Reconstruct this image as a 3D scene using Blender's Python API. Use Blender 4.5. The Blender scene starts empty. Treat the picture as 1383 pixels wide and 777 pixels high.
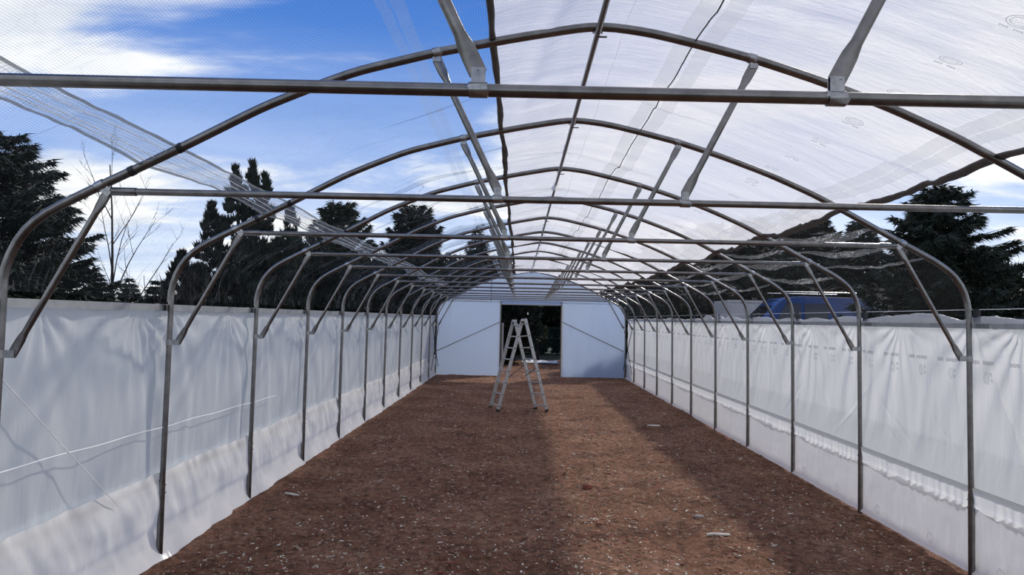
import bpy, math, random
import numpy as np
from mathutils import Vector, Matrix

# ------------------------------------------------------------------ camera, world, sun
sc = bpy.context.scene
COL = sc.collection
CAM_H, PITCH, YAW, ROLL, FPX = 1.925, 0.0404, -0.0097, 0.0209, 1040.0
fw = Vector((math.sin(YAW)*math.cos(PITCH), math.cos(YAW)*math.cos(PITCH), math.sin(PITCH)))
rt0 = Vector((math.cos(YAW), -math.sin(YAW), 0)); up0 = rt0.cross(fw)
rt = rt0*math.cos(ROLL)+up0*math.sin(ROLL); up = -rt0*math.sin(ROLL)+up0*math.cos(ROLL)
cd = bpy.data.cameras.new('camera'); cam = bpy.data.objects.new('camera', cd); COL.objects.link(cam)
cd.sensor_width = 36; cd.lens = FPX/1383*36; cd.clip_start = .05; cd.clip_end = 600
m3 = Matrix((rt, up, -fw)).transposed()
cam.matrix_world = Matrix.Translation((0, 0, CAM_H)) @ m3.to_4x4()
sc.camera = cam

SUN_DIR = Vector((.735, 1.15, 1.0)).normalized()      # towards the sun
sd = bpy.data.lights.new('sun', 'SUN'); sd.energy = 2.0; sd.angle = math.radians(3.2); sd.color = (1, .93, .83)
so = bpy.data.objects.new('sun', sd); COL.objects.link(so)
so.rotation_euler = SUN_DIR.to_track_quat('Z', 'Y').to_euler(); so.location = SUN_DIR*60

vs = sc.view_settings
vs.view_transform = 'Standard'; vs.look = 'None'; vs.exposure = 0.66; vs.gamma = 1; vs.use_curve_mapping = False

class NT:
    """small helper around a node tree"""
    def __init__(s, tree):
        s.t = tree; tree.nodes.clear()
    def n(s, kind, ins=None, **kw):
        nd = s.t.nodes.new(kind)
        for k, v in kw.items(): setattr(nd, k, v)
        for k, v in (ins or {}).items():
            if hasattr(v, 'is_output'): s.t.links.new(v, nd.inputs[k])
            else: nd.inputs[k].default_value = v
        return nd
    def math(s, op, a, b=None, clamp=False):
        nd = s.t.nodes.new('ShaderNodeMath'); nd.operation = op; nd.use_clamp = clamp
        for i, v in enumerate((a, b)):
            if v is None: continue
            if hasattr(v, 'is_output'): s.t.links.new(v, nd.inputs[i])
            else: nd.inputs[i].default_value = v
        return nd.outputs[0]
    def ramp(s, fac, stops, interp='LINEAR'):
        nd = s.t.nodes.new('ShaderNodeValToRGB'); nd.color_ramp.interpolation = interp
        el = nd.color_ramp.elements
        while len(el) < len(stops): el.new(.5)
        for e, (p, c) in zip(el, stops):
            e.position = p; e.color = (c, c, c, 1) if isinstance(c, (int, float)) else (*c, 1)
        s.t.links.new(fac, nd.inputs[0]); return nd.outputs[0]
    def mix(s, fac, a, b):
        nd = s.t.nodes.new('ShaderNodeMix'); nd.data_type = 'RGBA'
        for k, v in ((0, fac), (6, a), (7, b)):
            if hasattr(v, 'is_output'): s.t.links.new(v, nd.inputs[k])
            else: nd.inputs[k].default_value = v if k == 0 else (*v, 1)
        return nd.outputs[2]

SKYLOC = (7.7, 1.3, 0)
wd = bpy.data.worlds.new('sky'); sc.world = wd; wd.use_nodes = True
w = NT(wd.node_tree)
tc = w.n('ShaderNodeTexCoord').outputs['Generated']
sep = w.n('ShaderNodeSeparateXYZ', {0: tc})
zc = w.math('ADD', w.math('MAXIMUM', sep.outputs[2], 0.0), .12)
px = w.math('DIVIDE', sep.outputs[0], zc); py = w.math('DIVIDE', sep.outputs[1], zc)
cp = w.n('ShaderNodeCombineXYZ', {0: px, 1: py, 2: 3.7}).outputs[0]
map1 = w.n('ShaderNodeMapping', {'Vector': cp, 'Rotation': (0, 0, .2), 'Scale': (.62, 1.0, 1), 'Location': SKYLOC}).outputs[0]
n1 = w.n('ShaderNodeTexNoise', {'Vector': map1, 'Scale': .9, 'Detail': 7.0, 'Roughness': .55, 'Distortion': .35}).outputs['Fac']
cloud = w.ramp(n1, [(.46, 0.0), (.60, 1.0)], 'EASE')
low = w.ramp(sep.outputs[2], [(.0, .75), (.2, .25), (.35, .0)])       # haze and cloud bank towards the horizon
cl = w.math('ADD', cloud, low, True)
blue = w.ramp(sep.outputs[2], [(.0, (.30, .46, .70)), (.15, (.115, .26, .58)), (.4, (.045, .140, .43)), (1, (.028, .09, .32))])
n2 = w.n('ShaderNodeTexNoise', {'Vector': map1, 'Scale': 2.2, 'Detail': 5.0, 'Roughness': .6}).outputs['Fac']
white = w.ramp(n2, [(.3, (.50, .53, .58)), (.65, (.82, .81, .79))])
skyc = w.mix(cl, blue, white)
bg = w.n('ShaderNodeBackground', {'Color': skyc, 'Strength': 1.05})
w.t.links.new(bg.outputs[0], w.n('ShaderNodeOutputWorld').inputs[0])

# ------------------------------------------------------------------ materials
MATS = {}
def newmat(name):
    m = bpy.data.materials.new(name); m.use_nodes = True; MATS[name] = m
    return m, NT(m.node_tree)
def out(t, sh): t.t.links.new(sh, t.n('ShaderNodeOutputMaterial').inputs[0])
def pbr(name, col, rough=.6, metal=0, var=.0, scale=20, bump=0, bscale=60, stretch=(1, 1, 1)):
    m, t = newmat(name)
    co = t.n('ShaderNodeMapping', {'Vector': t.n('ShaderNodeTexCoord').outputs['Object'], 'Scale': stretch}).outputs[0]
    no = t.n('ShaderNodeTexNoise', {'Vector': co, 'Scale': scale, 'Detail': 5.0, 'Roughness': .6}).outputs['Fac']
    c = t.ramp(no, [(.3, tuple(max(0, x*(1-var)) for x in col)), (.7, tuple(min(1, x*(1+var)) for x in col))])
    ins = {'Base Color': c, 'Roughness': rough, 'Metallic': metal}
    if bump:
        nb = t.n('ShaderNodeTexNoise', {'Vector': co, 'Scale': bscale, 'Detail': 4.0}).outputs['Fac']
        ins['Normal'] = t.n('ShaderNodeBump', {'Strength': bump, 'Distance': .01, 'Height': nb}).outputs[0]
    out(t, t.n('ShaderNodeBsdfPrincipled', ins).outputs[0]); return m

pbr('steel', (.205, .20, .195), .30, 1.0, .25, 14, .04, 90)
pbr('clamp_steel', (.34, .345, .35), .32, 1.0, .25, 40)
pbr('rail_aluminium', (.44, .46, .47), .42, .8, .15, 12)
pbr('black_plastic', (.012, .012, .013), .5)
pbr('dark_hem', (.10, .09, .085), .75, 0, .3, 30)
pbr('cord_white', (.90, .90, .90), .6)
pbr('ladder_aluminium', (.47, .47, .46), .5, .55, .15, 25)
pbr('foliage_spruce', (.016, .026, .015), .75, 0, .5, 3)
pbr('foliage_cypress', (.014, .022, .012), .75, 0, .5, 3)
pbr('foliage_pine', (.024, .034, .016), .75, 0, .5, 3)
pbr('foliage_shrub', (.07, .085, .03), .7, 0, .5, 4)
pbr('bark', (.055, .042, .034), .9, 0, .4, 14)
pbr('twig', (.060, .047, .040), .9, 0, .4, 10)
pbr('van_blue', (.010, .032, .12), .2)
pbr('glass_dark', (.01, .012, .016), .06)
pbr('tyre', (.02, .02, .02), .85)
pbr('box_grey', (.42, .42, .41), .6, 0, .1, 3)
pbr('fence_green', (.02, .07, .05), .55)
pbr('chip_pale', (.74, .67, .56), .85, 0, .4, 9)
pbr('chip_tan', (.36, .25, .17), .9, 0, .35, 9)
pbr('chip_red', (.21, .066, .04), .9, 0, .4, 9)
pbr('stick_grey', (.42, .40, .37), .85, 0, .2, 20)
pbr('tarp_white', (.72, .74, .76), .5)
pbr('bulb_glass', (.85, .85, .83), .25)

def film(name, col, trans, clear, gloss=.06, bump=.15, bstretch=(1, 6, 1), scrim=0., period=.012, tint=None, uvbump=False, thread=None, crease=0., cstretch=(1, 1, 1), cw=.035, cm=(.42, .62)):
    """thin polythene: diffuse + translucent, a share that lets light straight through, a faint sheen and an optional woven scrim"""
    m, t = newmat(name)
    tcn = t.n('ShaderNodeTexCoord')
    mp = t.n('ShaderNodeMapping', {'Vector': tcn.outputs['UV'] if uvbump else tcn.outputs['Object'], 'Scale': bstretch}).outputs[0]
    nb = t.n('ShaderNodeTexNoise', {'Vector': mp, 'Scale': 5.0, 'Detail': 4.0, 'Roughness': .55, 'Distortion': .3}).outputs['Fac']
    nrm = t.n('ShaderNodeBump', {'Strength': bump, 'Distance': .03, 'Height': nb}).outputs[0]
    c4 = (*col, 1)
    di = t.n('ShaderNodeBsdfDiffuse', {'Color': c4, 'Normal': nrm}).outputs[0]
    tr = t.n('ShaderNodeBsdfTranslucent', {'Color': (*(tint or col), 1), 'Normal': nrm}).outputs[0]
    body = t.n('ShaderNodeMixShader', {0: trans, 1: di, 2: tr}).outputs[0]
    gl = t.n('ShaderNodeBsdfGlossy', {'Color': (1, 1, 1, 1), 'Roughness': .22, 'Normal': nrm}).outputs[0]
    body = t.n('ShaderNodeMixShader', {0: gloss, 1: body, 2: gl}).outputs[0]
    cl = t.n('ShaderNodeBsdfTransparent', {}).outputs[0]
    fac = clear
    if scrim:
        s = t.n('ShaderNodeSeparateXYZ', {0: tcn.outputs['UV']})
        def line(o):
            return t.math('LESS_THAN', t.math('FRACT', t.math('DIVIDE', o, period)), .3)
        lat = t.math('MAXIMUM', line(s.outputs[0]), line(s.outputs[1]))
        if thread is None: fac = t.math('SUBTRACT', clear, t.math('MULTIPLY', lat, scrim), True)
        else: cl = t.n('ShaderNodeBsdfTransparent', {'Color': t.mix(lat, (1, 1, 1), thread)}).outputs[0]
    if crease:      # crease glints painted in as milky lines: ridged noise in the film's own coordinates
        mc = t.n('ShaderNodeMapping', {'Vector': tcn.outputs['UV'], 'Scale': cstretch, 'Rotation': (0, 0, .25)}).outputs[0]
        nc = t.n('ShaderNodeTexNoise', {'Vector': mc, 'Scale': 2.2, 'Detail': 3.0, 'Roughness': .6, 'Distortion': .8}).outputs['Fac']
        rdg = t.math('ABSOLUTE', t.math('SUBTRACT', nc, .5))
        ln = t.ramp(rdg, [(.0, 1.0), (cw, 0.0)], 'EASE')
        nm = t.n('ShaderNodeTexNoise', {'Vector': tcn.outputs['UV'], 'Scale': 1.1, 'Detail': 2.0}).outputs['Fac']
        ln = t.math('MULTIPLY', ln, t.ramp(nm, [(cm[0], 0.0), (cm[1], 1.0)]))
        fac = t.math('SUBTRACT', fac, t.math('MULTIPLY', ln, crease), True)
    out(t, t.n('ShaderNodeMixShader', {0: fac, 1: body, 2: cl}).outputs[0])
    return m
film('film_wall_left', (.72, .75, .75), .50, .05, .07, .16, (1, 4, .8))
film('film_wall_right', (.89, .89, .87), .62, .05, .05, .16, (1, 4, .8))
film('film_skirt', (.92, .90, .87), .48, .0, .05, .18, (1, 3, .9))
film('film_end_shaded', (.50, .62, .82), .40, .0, .05, .12, (4, 1, .6))  # shade on the end wall put into a darker, bluer, less translucent film
film('film_roof_white', (.87, .86, .83), .70, .19, .04, .7, (1.2, 5, 1), .12, .012, uvbump=True)
film('film_band', (.86, .88, .88), .60, .68, .05, .2, (1, 5, 1), uvbump=True)
film('film_clear', (.80, .84, .88), .45, .988, .35, .9, (.8, 4, 1), .085, .012, uvbump=True, thread=(.74, .77, .80), crease=.10, cstretch=(1.2, 3.2, 1))
film('film_clear_plain', (.86, .86, .85), .60, .982, .5, 1.0, (.9, 3, 1), 0, uvbump=True, crease=.30, cstretch=(1.5, .40, 1), cw=.022, cm=(.52, .68))
film('film_swag', (.86, .86, .84), .65, .90, .12, .3, (2, 3, 1), 0, uvbump=True, crease=.55, cstretch=(12, 1.6, 1))
film('film_fold', (.42, .50, .57), .50, .84, .25, 1.0, (6, 30, 1), .30, .02, uvbump=True)
film('film_fold_edge', (.38, .41, .41), .4, .15, .1, .5, (3, 8, 1), uvbump=True)
film('film_tape', (.66, .76, .86), .50, .80, .12, .4, (1, 5, 1), uvbump=True)
film('film_bundle', (.70, .70, .70), .45, .62, .12, .6, (3, 3, 3))

film('print_ink', (.36, .38, .41), .6, .42, .0, .0)

def soil():
    m, t = newmat('soil')
    co = t.n('ShaderNodeTexCoord').outputs['Object']
    def nz(sc_, d=6, r=.65, dist=0): return t.n('ShaderNodeTexNoise', {'Vector': co, 'Scale': sc_, 'Detail': float(d), 'Roughness': r, 'Distortion': dist}).outputs['Fac']
    big = t.ramp(nz(.9, 5), [(.32, (.160, .074, .042)), (.5, (.245, .122, .072)), (.70, (.34, .185, .115))])
    mid = t.ramp(nz(14, 6, .7), [(.30, .22), (.50, .92), (.72, 1.7)])
    c = t.n('ShaderNodeMix', {0: 1.0, 6: big, 7: mid}, data_type='RGBA', blend_type='MULTIPLY').outputs[2]
    red = t.ramp(nz(5, 5, .7, .5), [(.55, 0.0), (.68, .55)])
    c = t.mix(red, c, (.21, .066, .042))
    vor = t.n('ShaderNodeTexVoronoi', {'Vector': co, 'Scale': 42.0, 'Randomness': 1.0})
    sel = t.n('ShaderNodeSeparateColor', {0: vor.outputs['Color']}).outputs[0]
    spk = t.math('MULTIPLY', t.math('LESS_THAN', vor.outputs['Distance'], .30), t.math('GREATER_THAN', sel, .80))
    c = t.mix(t.math('MULTIPLY', spk, .8), c, (.45, .34, .25))
    h = t.math('ADD', nz(30, 6, .75), t.math('MULTIPLY', nz(120, 3, .6), .5))
    nrm = t.n('ShaderNodeBump', {'Strength': .9, 'Distance': .03, 'Height': h}).outputs[0]
    out(t, t.n('ShaderNodeBsdfPrincipled', {'Base Color': c, 'Roughness': .95, 'Normal': nrm, 'Specular IOR Level': .15}).outputs[0])
soil()
pbr('grass_ground', (.035, .045, .02), .95, 0, .5, 2, .5, 30)

# ------------------------------------------------------------------ helpers
rnd = random.Random(7)
def vnoise(x, y, seed):
    x = np.asarray(x, float); y = np.asarray(y, float)
    xi = np.floor(x).astype(np.int64); yi = np.floor(y).astype(np.int64); fx = x-xi; fy = y-yi
    fx = fx*fx*(3-2*fx); fy = fy*fy*(3-2*fy)
    def h(a, b):
        n = (a*374761393+b*668265263+seed*974634777) & 0xffffffff
        n = ((n ^ (n >> 13))*1274126177) & 0xffffffff
        n = n ^ (n >> 16); return (n & 0xffff)/32767.5-1
    return (h(xi, yi)*(1-fx)+h(xi+1, yi)*fx)*(1-fy)+(h(xi, yi+1)*(1-fx)+h(xi+1, yi+1)*fx)*fy
def fbm(x, y, seed, o=3, g=.5):
    a = 1; s = 0
    for i in range(o):
        s = s+a*vnoise(x*2**i, y*2**i, seed+i*17); a *= g
    return s

class MB:
    def __init__(s): s.v = []; s.f = []
    def add(s, v, f):
        b = len(s.v); s.v += [tuple(p) for p in v]; s.f += [tuple(i+b for i in q) for q in f]; return s
    def tube(s, pts, r, n=10, caps=True, closed=False, upv=None, flat=None):
        """sweep a circle; r number or list; flat: list of (a, b) half-axes along (side, up)"""
        pts = [Vector(p) for p in pts]; N = len(pts); V = []; prev = None
        for i, p in enumerate(pts):
            t = (pts[min(i+1, N-1)]-pts[max(i-1, 0)])
            t = t.normalized() if t.length > 1e-9 else Vector((0, 0, 1))
            if upv is not None: a = Vector(upv)
            elif prev is not None: a = prev
            else: a = Vector((0, 1, 0)) if abs(t.y) < .9 else Vector((0, 0, 1))
            a = (a-t*a.dot(t)).normalized(); prev = a; b = t.cross(a)
            rr = r[i] if isinstance(r, (list, tuple)) else r
            ra, rb = (flat[i] if flat else (rr, rr))
            for k in range(n):
                an = 2*math.pi*k/n
                V.append(p+a*(math.cos(an)*ra)+b*(math.sin(an)*rb))
        F = [(i*n+k, i*n+(k+1) % n, (i+1)*n+(k+1) % n, (i+1)*n+k) for i in range(N-1) for k in range(n)]
        if caps: F += [tuple(range(n-1, -1, -1)), tuple((N-1)*n+k for k in range(n))]
        return s.add(V, F)
    def box(s, c, d, rot=None):
        c = Vector(c); V = []
        for x in (-.5, .5):
            for y in (-.5, .5):
                for z in (-.5, .5):
                    q = Vector((x*d[0], y*d[1], z*d[2])); V.append(c+(rot @ q if rot else q))
        return s.add(V, [(0, 1, 3, 2), (4, 6, 7, 5), (0, 4, 5, 1), (2, 3, 7, 6), (0, 2, 6, 4), (1, 5, 7, 3)])
    def mesh(s, name, mat, smooth=True, ang=40):
        me = bpy.data.meshes.new(name); me.from_pydata(s.v, [], s.f); me.update()
        if mat: me.materials.append(MATS[mat])
        if smooth:
            me.polygons.foreach_set('use_smooth', [True]*len(me.polygons))
            try: me.set_sharp_from_angle(angle=math.radians(ang))
            except Exception: pass
        return me
    def obj(s, name, mat, parent=None, smooth=True, ang=40):
        return link(name, s.mesh(name, mat, smooth, ang), parent)

def link(name, data, parent=None):
    o = bpy.data.objects.new(name, data); COL.objects.link(o)
    if parent: o.parent = parent
    return o
def tag(o, label=None, cat=None, group=None, kind=None):
    for k, v in (('label', label), ('category', cat), ('group', group), ('kind', kind)):
        if v: o[k] = v
    return o
def empty(name, loc=(0, 0, 0), rz=0):
    o = link(name, None); o.location = loc; o.rotation_euler = (0, 0, rz); o.empty_display_size = .2; return o
def copy_tree(o, parent=None):
    c = o.copy(); COL.objects.link(c); c.parent = parent
    for ch in o.children: copy_tree(ch, c)
    return c
def gridmesh(name, P, mat, uv=None, smooth=True, mats2=None):
    """P: (n, m, 3) array of points -> quad grid, metric uv (n, m, 2)"""
    n, m = P.shape[:2]
    idx = np.arange(n*m).reshape(n, m)
    F = np.stack([idx[:-1, :-1], idx[1:, :-1], idx[1:, 1:], idx[:-1, 1:]], -1).reshape(-1, 4)
    return rawmesh(name, P.reshape(-1, 3), F, mat, uv.reshape(-1, 2) if uv is not None else None, smooth)
def rawmesh(name, V, F, mat, uv=None, smooth=True):
    me = bpy.data.meshes.new(name); k = F.shape[1]
    me.vertices.add(len(V)); me.vertices.foreach_set('co', np.ascontiguousarray(V, np.float32).ravel())
    me.loops.add(F.size); me.loops.foreach_set('vertex_index', np.ascontiguousarray(F, np.int32).ravel())
    me.polygons.add(len(F)); me.polygons.foreach_set('loop_start', np.arange(0, F.size, k, dtype=np.int32))
    me.polygons.foreach_set('use_smooth', np.full(len(F), smooth, dtype=bool))
    me.update(calc_edges=True); me.validate()
    if uv is not None:
        l = me.uv_layers.new(name='UVMap'); l.data.foreach_set('uv', np.ascontiguousarray(uv[F.ravel()], np.float32).ravel())
    me.materials.append(MATS[mat]); return me

# ------------------------------------------------------------------ tunnel geometry
Y0, SK, NH = 2.164, .0216, 13
hoopY = [Y0+2*k for k in range(NH)]
YEND = hoopY[-1]
XL, XR, XRIDGE = -2.787, 3.643, .40
ctrl = [(-2.775, 2.0), (-2.775, 2.1), (-2.75, 2.2), (-2.69, 2.325), (-2.60, 2.42), (-2.47, 2.495), (-2.25, 2.61), (-2.02, 2.725), (-1.8, 2.84), (-1.42, 3.045),
        (-1.18, 3.15), (-.92, 3.255), (-.49, 3.37), (-.04, 3.465), (.34, 3.535), (.46, 3.54), (.70, 3.51), (.98, 3.447), (1.27, 3.378), (1.62, 3.27), (2.01, 3.13),
        (2.37, 2.975), (2.65, 2.83), (3.08, 2.6), (3.36, 2.455), (3.5, 2.36), (3.585, 2.24), (3.62, 2.12), (3.625, 2.0)]
C = np.array(ctrl); seg = np.r_[0, np.cumsum(np.hypot(*np.diff(C, axis=0).T))]
ss = np.linspace(0, seg[-1], 600)
PX = np.interp(ss, seg, C[:, 0]); PZ = np.interp(ss, seg, C[:, 1])
for _ in range(12):
    PX[1:-1] = (PX[:-2]+2*PX[1:-1]+PX[2:])/4; PZ[1:-1] = (PZ[:-2]+2*PZ[1:-1]+PZ[2:])/4
ker = np.ones(9)/9
for _ in range(3):
    a = np.convolve(np.pad(PX, 4, 'edge'), ker, 'valid'); b = np.convolve(np.pad(PZ, 4, 'edge'), ker, 'valid')
    PX[8:-8] = a[8:-8]; PZ[8:-8] = b[8:-8]
TX = np.gradient(PX, ss); TZ = np.gradient(PZ, ss); tl = np.hypot(TX, TZ); NX = -TZ/tl; NZ = TX/tl      # outward normal
def s_at_x(x): return float(np.interp(x, PX, ss)) if -2.7 < x < 3.58 else (0 if x < 0 else float(ss[-1]))
def skew(P):
    P = np.array(P, float); P[..., 1] += SK*P[..., 0]; return P

# ------------------------------------------------------------------ floor and outer ground
def terr(x, y):
    def st(a, b, v):
        t = np.clip((v-a)/(b-a), 0, 1); return t*t*(3-2*t)
    return -.07+.82*st(4.6, 6.2, np.asarray(x, float))*np.ones_like(np.asarray(y, float))
def floorz(x, y):
    x = np.asarray(x, float); y = np.asarray(y, float)
    return .020*fbm(x*.9, y*.9, 3, 3)+.012*fbm(x*5, y*5, 9, 3)+.011*fbm(x*14, y*14, 21, 2)-.03
ys = [-2.0]
while ys[-1] < 37: ys.append(ys[-1]+(.03 if ys[-1] > 4.5 else .12)*max(1, ys[-1]/11))
ys = np.array(ys); xs = np.linspace(-3.2, 4.1, 270)
gx, gy = np.meshgrid(xs, ys, indexing='ij')
gz = floorz(gx, gy)
o = link('floor', gridmesh('floor', np.stack([gx, gy, gz], -1), 'soil'))
tag(o, 'bare reddish brown soil floor strewn with wood chips', None, None, 'structure')
xs = np.linspace(-70, 80, 76); ys2 = np.linspace(-30, 120, 51)
gx, gy = np.meshgrid(np.r_[xs, np.linspace(4.4, 6.6, 8)].copy(), ys2, indexing='ij'); gx = np.sort(gx, axis=0)
o = link('ground', gridmesh('ground', np.stack([gx, gy, terr(gx, gy)-.02], -1), 'grass_ground'))
tag(o, 'dark grassy ground outside the tunnel', None, None, 'structure')

# ------------------------------------------------------------------ hoops
def flat_tube(p0, p1, r=.018, fl=.09, wide=.027, thin=.006):
    """round tube with hammered flat ends, the flat faces towards -Y"""
    p0 = Vector(p0); p1 = Vector(p1); d = (p1-p0); L = d.length; d.normalize()
    st = [0, fl*.55, fl, fl*1.5, L-fl*1.5, L-fl, L-fl*.55, L]
    fs = [(thin, wide), (thin, wide), (thin*1.4, wide*.95), (r, r), (r, r), (thin*1.4, wide*.95), (thin, wide), (thin, wide)]
    return MB().tube([p0+d*s_ for s_ in st], r, 12, upv=(0, 1, 0), flat=fs)
def ring(mb, p, d, r, w, n=14):
    p = Vector(p); d = Vector(d).normalized()
    mb.tube([p-d*w, p-d*w, p+d*w, p+d*w], [r*.97, r, r, r*.97], n); return mb
def bolt(p, name_parent):
    p = Vector(p)
    b = MB().tube([p+Vector((0, -.03, 0)), p+Vector((0, -.03, 0)), p+Vector((0, -.02, 0)), p+Vector((0, -.02, 0)), p+Vector((0, .03, 0))], [.004, .009, .009, .0055, .0055], 6)
    return b.obj('bolt', 'clamp_steel', name_parent)
def make_hoop():
    h = empty('tunnel_hoop')
    for sx, x in ((-1, XL), (1, XR)):
        xi = x-sx*.018
        po = MB().tube([(x, 0, -.35), (x, 0, .3), ((x+xi)/2, 0, 1.2), (xi, 0, 2.08)], .0215, 14).obj('post', 'steel', h)
        MB().tube([(x, 0, -.35), (x, 0, .60), (x, 0, .60)], [.0255, .0255, .0225], 14).obj('ground_sleeve', 'steel', po)
        for z in (.50, .56):
            MB().tube([(x-.034, 0, z), (x+.034, 0, z)], .006, 6).obj('bolt', 'clamp_steel', po)
        # knee brace
        bx0 = (-2.705, 1.68) if sx < 0 else (3.560, 1.68)
        bx1 = (-2.232, 2.565) if sx < 0 else (3.050, 2.57)
        kb = flat_tube((bx0[0], 0, bx0[1]), (bx1[0], 0, bx1[1]), .0175).obj('knee_brace', 'steel', h)
        c = ring(MB(), (xi+sx*.004, 0, 1.68), (0, 0, 1), .027, .022)
        c.box(((xi+bx0[0])/2, .009, 1.68), (abs(xi-bx0[0])+.03, .006, .042)); c.box(((xi+bx0[0])/2, -.009, 1.68), (abs(xi-bx0[0])+.03, .006, .042))
        c.obj('clamp', 'clamp_steel', kb); bolt((bx0[0], 0, 1.68), kb)
        i = int(np.interp(-2.27 if sx < 0 else 3.09, PX, np.arange(600)))
        ap = Vector((PX[i], 0, PZ[i])); tg = Vector((TX[i], 0, TZ[i]))
        c = ring(MB(), ap, tg, .0295, .022)
        dv = Vector((bx1[0], 0, bx1[1]))-ap
        ang = math.atan2(-dv.z, dv.x)
        for yy in (-.01, .01): c.box(ap+dv*.6+Vector((0, yy, 0)), (dv.length+.03, .005, .045), Matrix.Rotation(ang, 3, 'Y'))
        c.obj('clamp', 'clamp_steel', kb); bolt((bx1[0], 0, bx1[1]), kb)
    st = 6
    idx = list(range(0, 600, st))+[599]
    MB().tube([(PX[i], 0, PZ[i]) for i in idx], .0245, 14, upv=(0, 1, 0)).obj('arch_tube', 'steel', h)
    # tie bar with its two end sleeves
    tb = MB().tube([(-2.21, 0, 2.567), (3.035, 0, 2.577)], .0185, 14).obj('tie_bar', 'steel', h)
    MB().tube([(-2.21, 0, 2.567), (-2.21, 0, 2.567), (-2.08, 0, 2.567), (-2.08, 0, 2.567)], [.019, .0225, .0225, .019], 14).obj('end_sleeve', 'steel', tb)
    MB().tube([(2.9, 0, 2.577), (2.9, 0, 2.577), (3.03, 0, 2.577), (3.03, 0, 2.577)], [.019, .0225, .0225, .019], 14).obj('end_sleeve', 'steel', tb)
    for b, t_ in (((-.129, 2.618), (-.478, 3.335)), ((.893, 2.622), (1.262, 3.342))):
        s_ = flat_tube((b[0], 0, b[1]), (t_[0], 0, t_[1]), .0185, .085, .0265).obj('strut', 'steel', h)
        c = ring(MB(), (b[0], 0, 2.572), (1, 0, 0), .0225, .026)
        for yy in (-.009, .009): c.box((b[0], yy, 2.606), (.040, .004, .056))
        c.obj('clamp', 'clamp_steel', s_); bolt((b[0], 0, 2.618), s_)
        i = int(np.interp(t_[0], PX, np.arange(600)))
        c = ring(MB(), (PX[i], 0, PZ[i]), (TX[i], 0, TZ[i]), .0285, .02)
        for yy in (-.009, .009): c.box((t_[0], yy, t_[1]+.008), (.044, .004, .05))
        c.obj('clamp', 'clamp_steel', s_); bolt((t_[0], 0, t_[1]), s_)
    return h
hp = make_hoop()
ordn = ['nearest', 'second', 'third', 'fourth', 'fifth', 'sixth', 'seventh', 'eighth', 'ninth', 'tenth', 'eleventh', 'twelfth', 'last']
lab = ['galvanised steel hoop nearest the camera, only its tie bar and struts in view']
lab += ['galvanised steel tunnel hoop, %s from the camera, cut by both frame edges' % ordn[1]]
lab += ['galvanised steel tunnel hoop with posts and tie bar, %s from the camera' % ordn[k] for k in range(2, 12)]
lab += ['farthest steel tunnel hoop, standing against the bluish end wall']
for k in range(NH):
    o = hp if k == 0 else copy_tree(hp)
    o.location = (0, hoopY[k], 0); o.rotation_euler = (0, 0, math.atan(SK))
    tag(o, lab[k], 'hoop frame', 'steel hoops along the tunnel')

# ridge purlin under the hoops
rp = empty('ridge_purlin', (XRIDGE, 0, 0))
MB().tube([(0, -1.5, 3.497), (0, YEND+.05, 3.497)], .0165, 12).obj('tube', 'steel', rp)
for y in hoopY:
    c = ring(MB(), (0, y+.01, 3.497), (0, 1, 0), .0225, .02, 12)
    c.tube([(-.024, y+.01, 3.50), (-.024, y+.01, 3.56)], .004, 6).tube([(.024, y+.01, 3.50), (.024, y+.01, 3.56)], .004, 6)
    c.tube([(.0, y-.008, 3.475), (.05, y-.008, 3.475)], .005, 6)
    c.obj('clamp', 'steel', rp)
tag(rp, 'long dark steel tube running under the ridge of all the hoops', 'purlin')

# ------------------------------------------------------------------ side walls
def wall_y(fine=.022):
    y = [-1.5]
    while y[-1] < YEND: y.append(y[-1]+(.1 if y[-1] < 3.5 else fine)*max(1, y[-1]/8))
    y[-1] = YEND; return np.array(y)
def fold_disp(Y, Z, seed, top, amp=1.0):
    """slack hanging folds: fans of creases from the fixings at each post and soft vertical drapes"""
    d = .024*fbm(Y*.9, Z*.7, seed, 2)+.012*fbm(Y*5+Z*1.1, Z*.8, seed+5, 2)+.0035*fbm(Y*13-Z*2, Z*1.1, seed+11, 2)
    for k in range(-1, NH):
        for off, n_, sg in ((.25, 13, 1), (1.45, 17, -1)):
            ay = Y0+2*k+off+.15*math.sin(k*3.1+seed); rr = np.hypot(Y-ay, Z-top-.04)
            th = np.arctan2(Y-ay, top+.04-Z)
            d = d+.019*np.exp(-rr/.60)*np.sin(n_*th+k*1.7+seed)*np.clip(rr/.12, 0, 1)
    return d*amp
def crease(Y, Z, a, b, h, wd_):
    """one sharp crease line from a to b, both (y, z)"""
    ay, az = a; by, bz = b; L2 = (by-ay)**2+(bz-az)**2
    t = np.clip(((Y-ay)*(by-ay)+(Z-az)*(bz-az))/L2, 0, 1)
    dd = np.hypot(Y-ay-t*(by-ay), Z-az-t*(bz-az))
    return h*np.exp(-(dd/wd_)**2)*np.sin(np.pi*np.clip(t, .05, .95))

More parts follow.
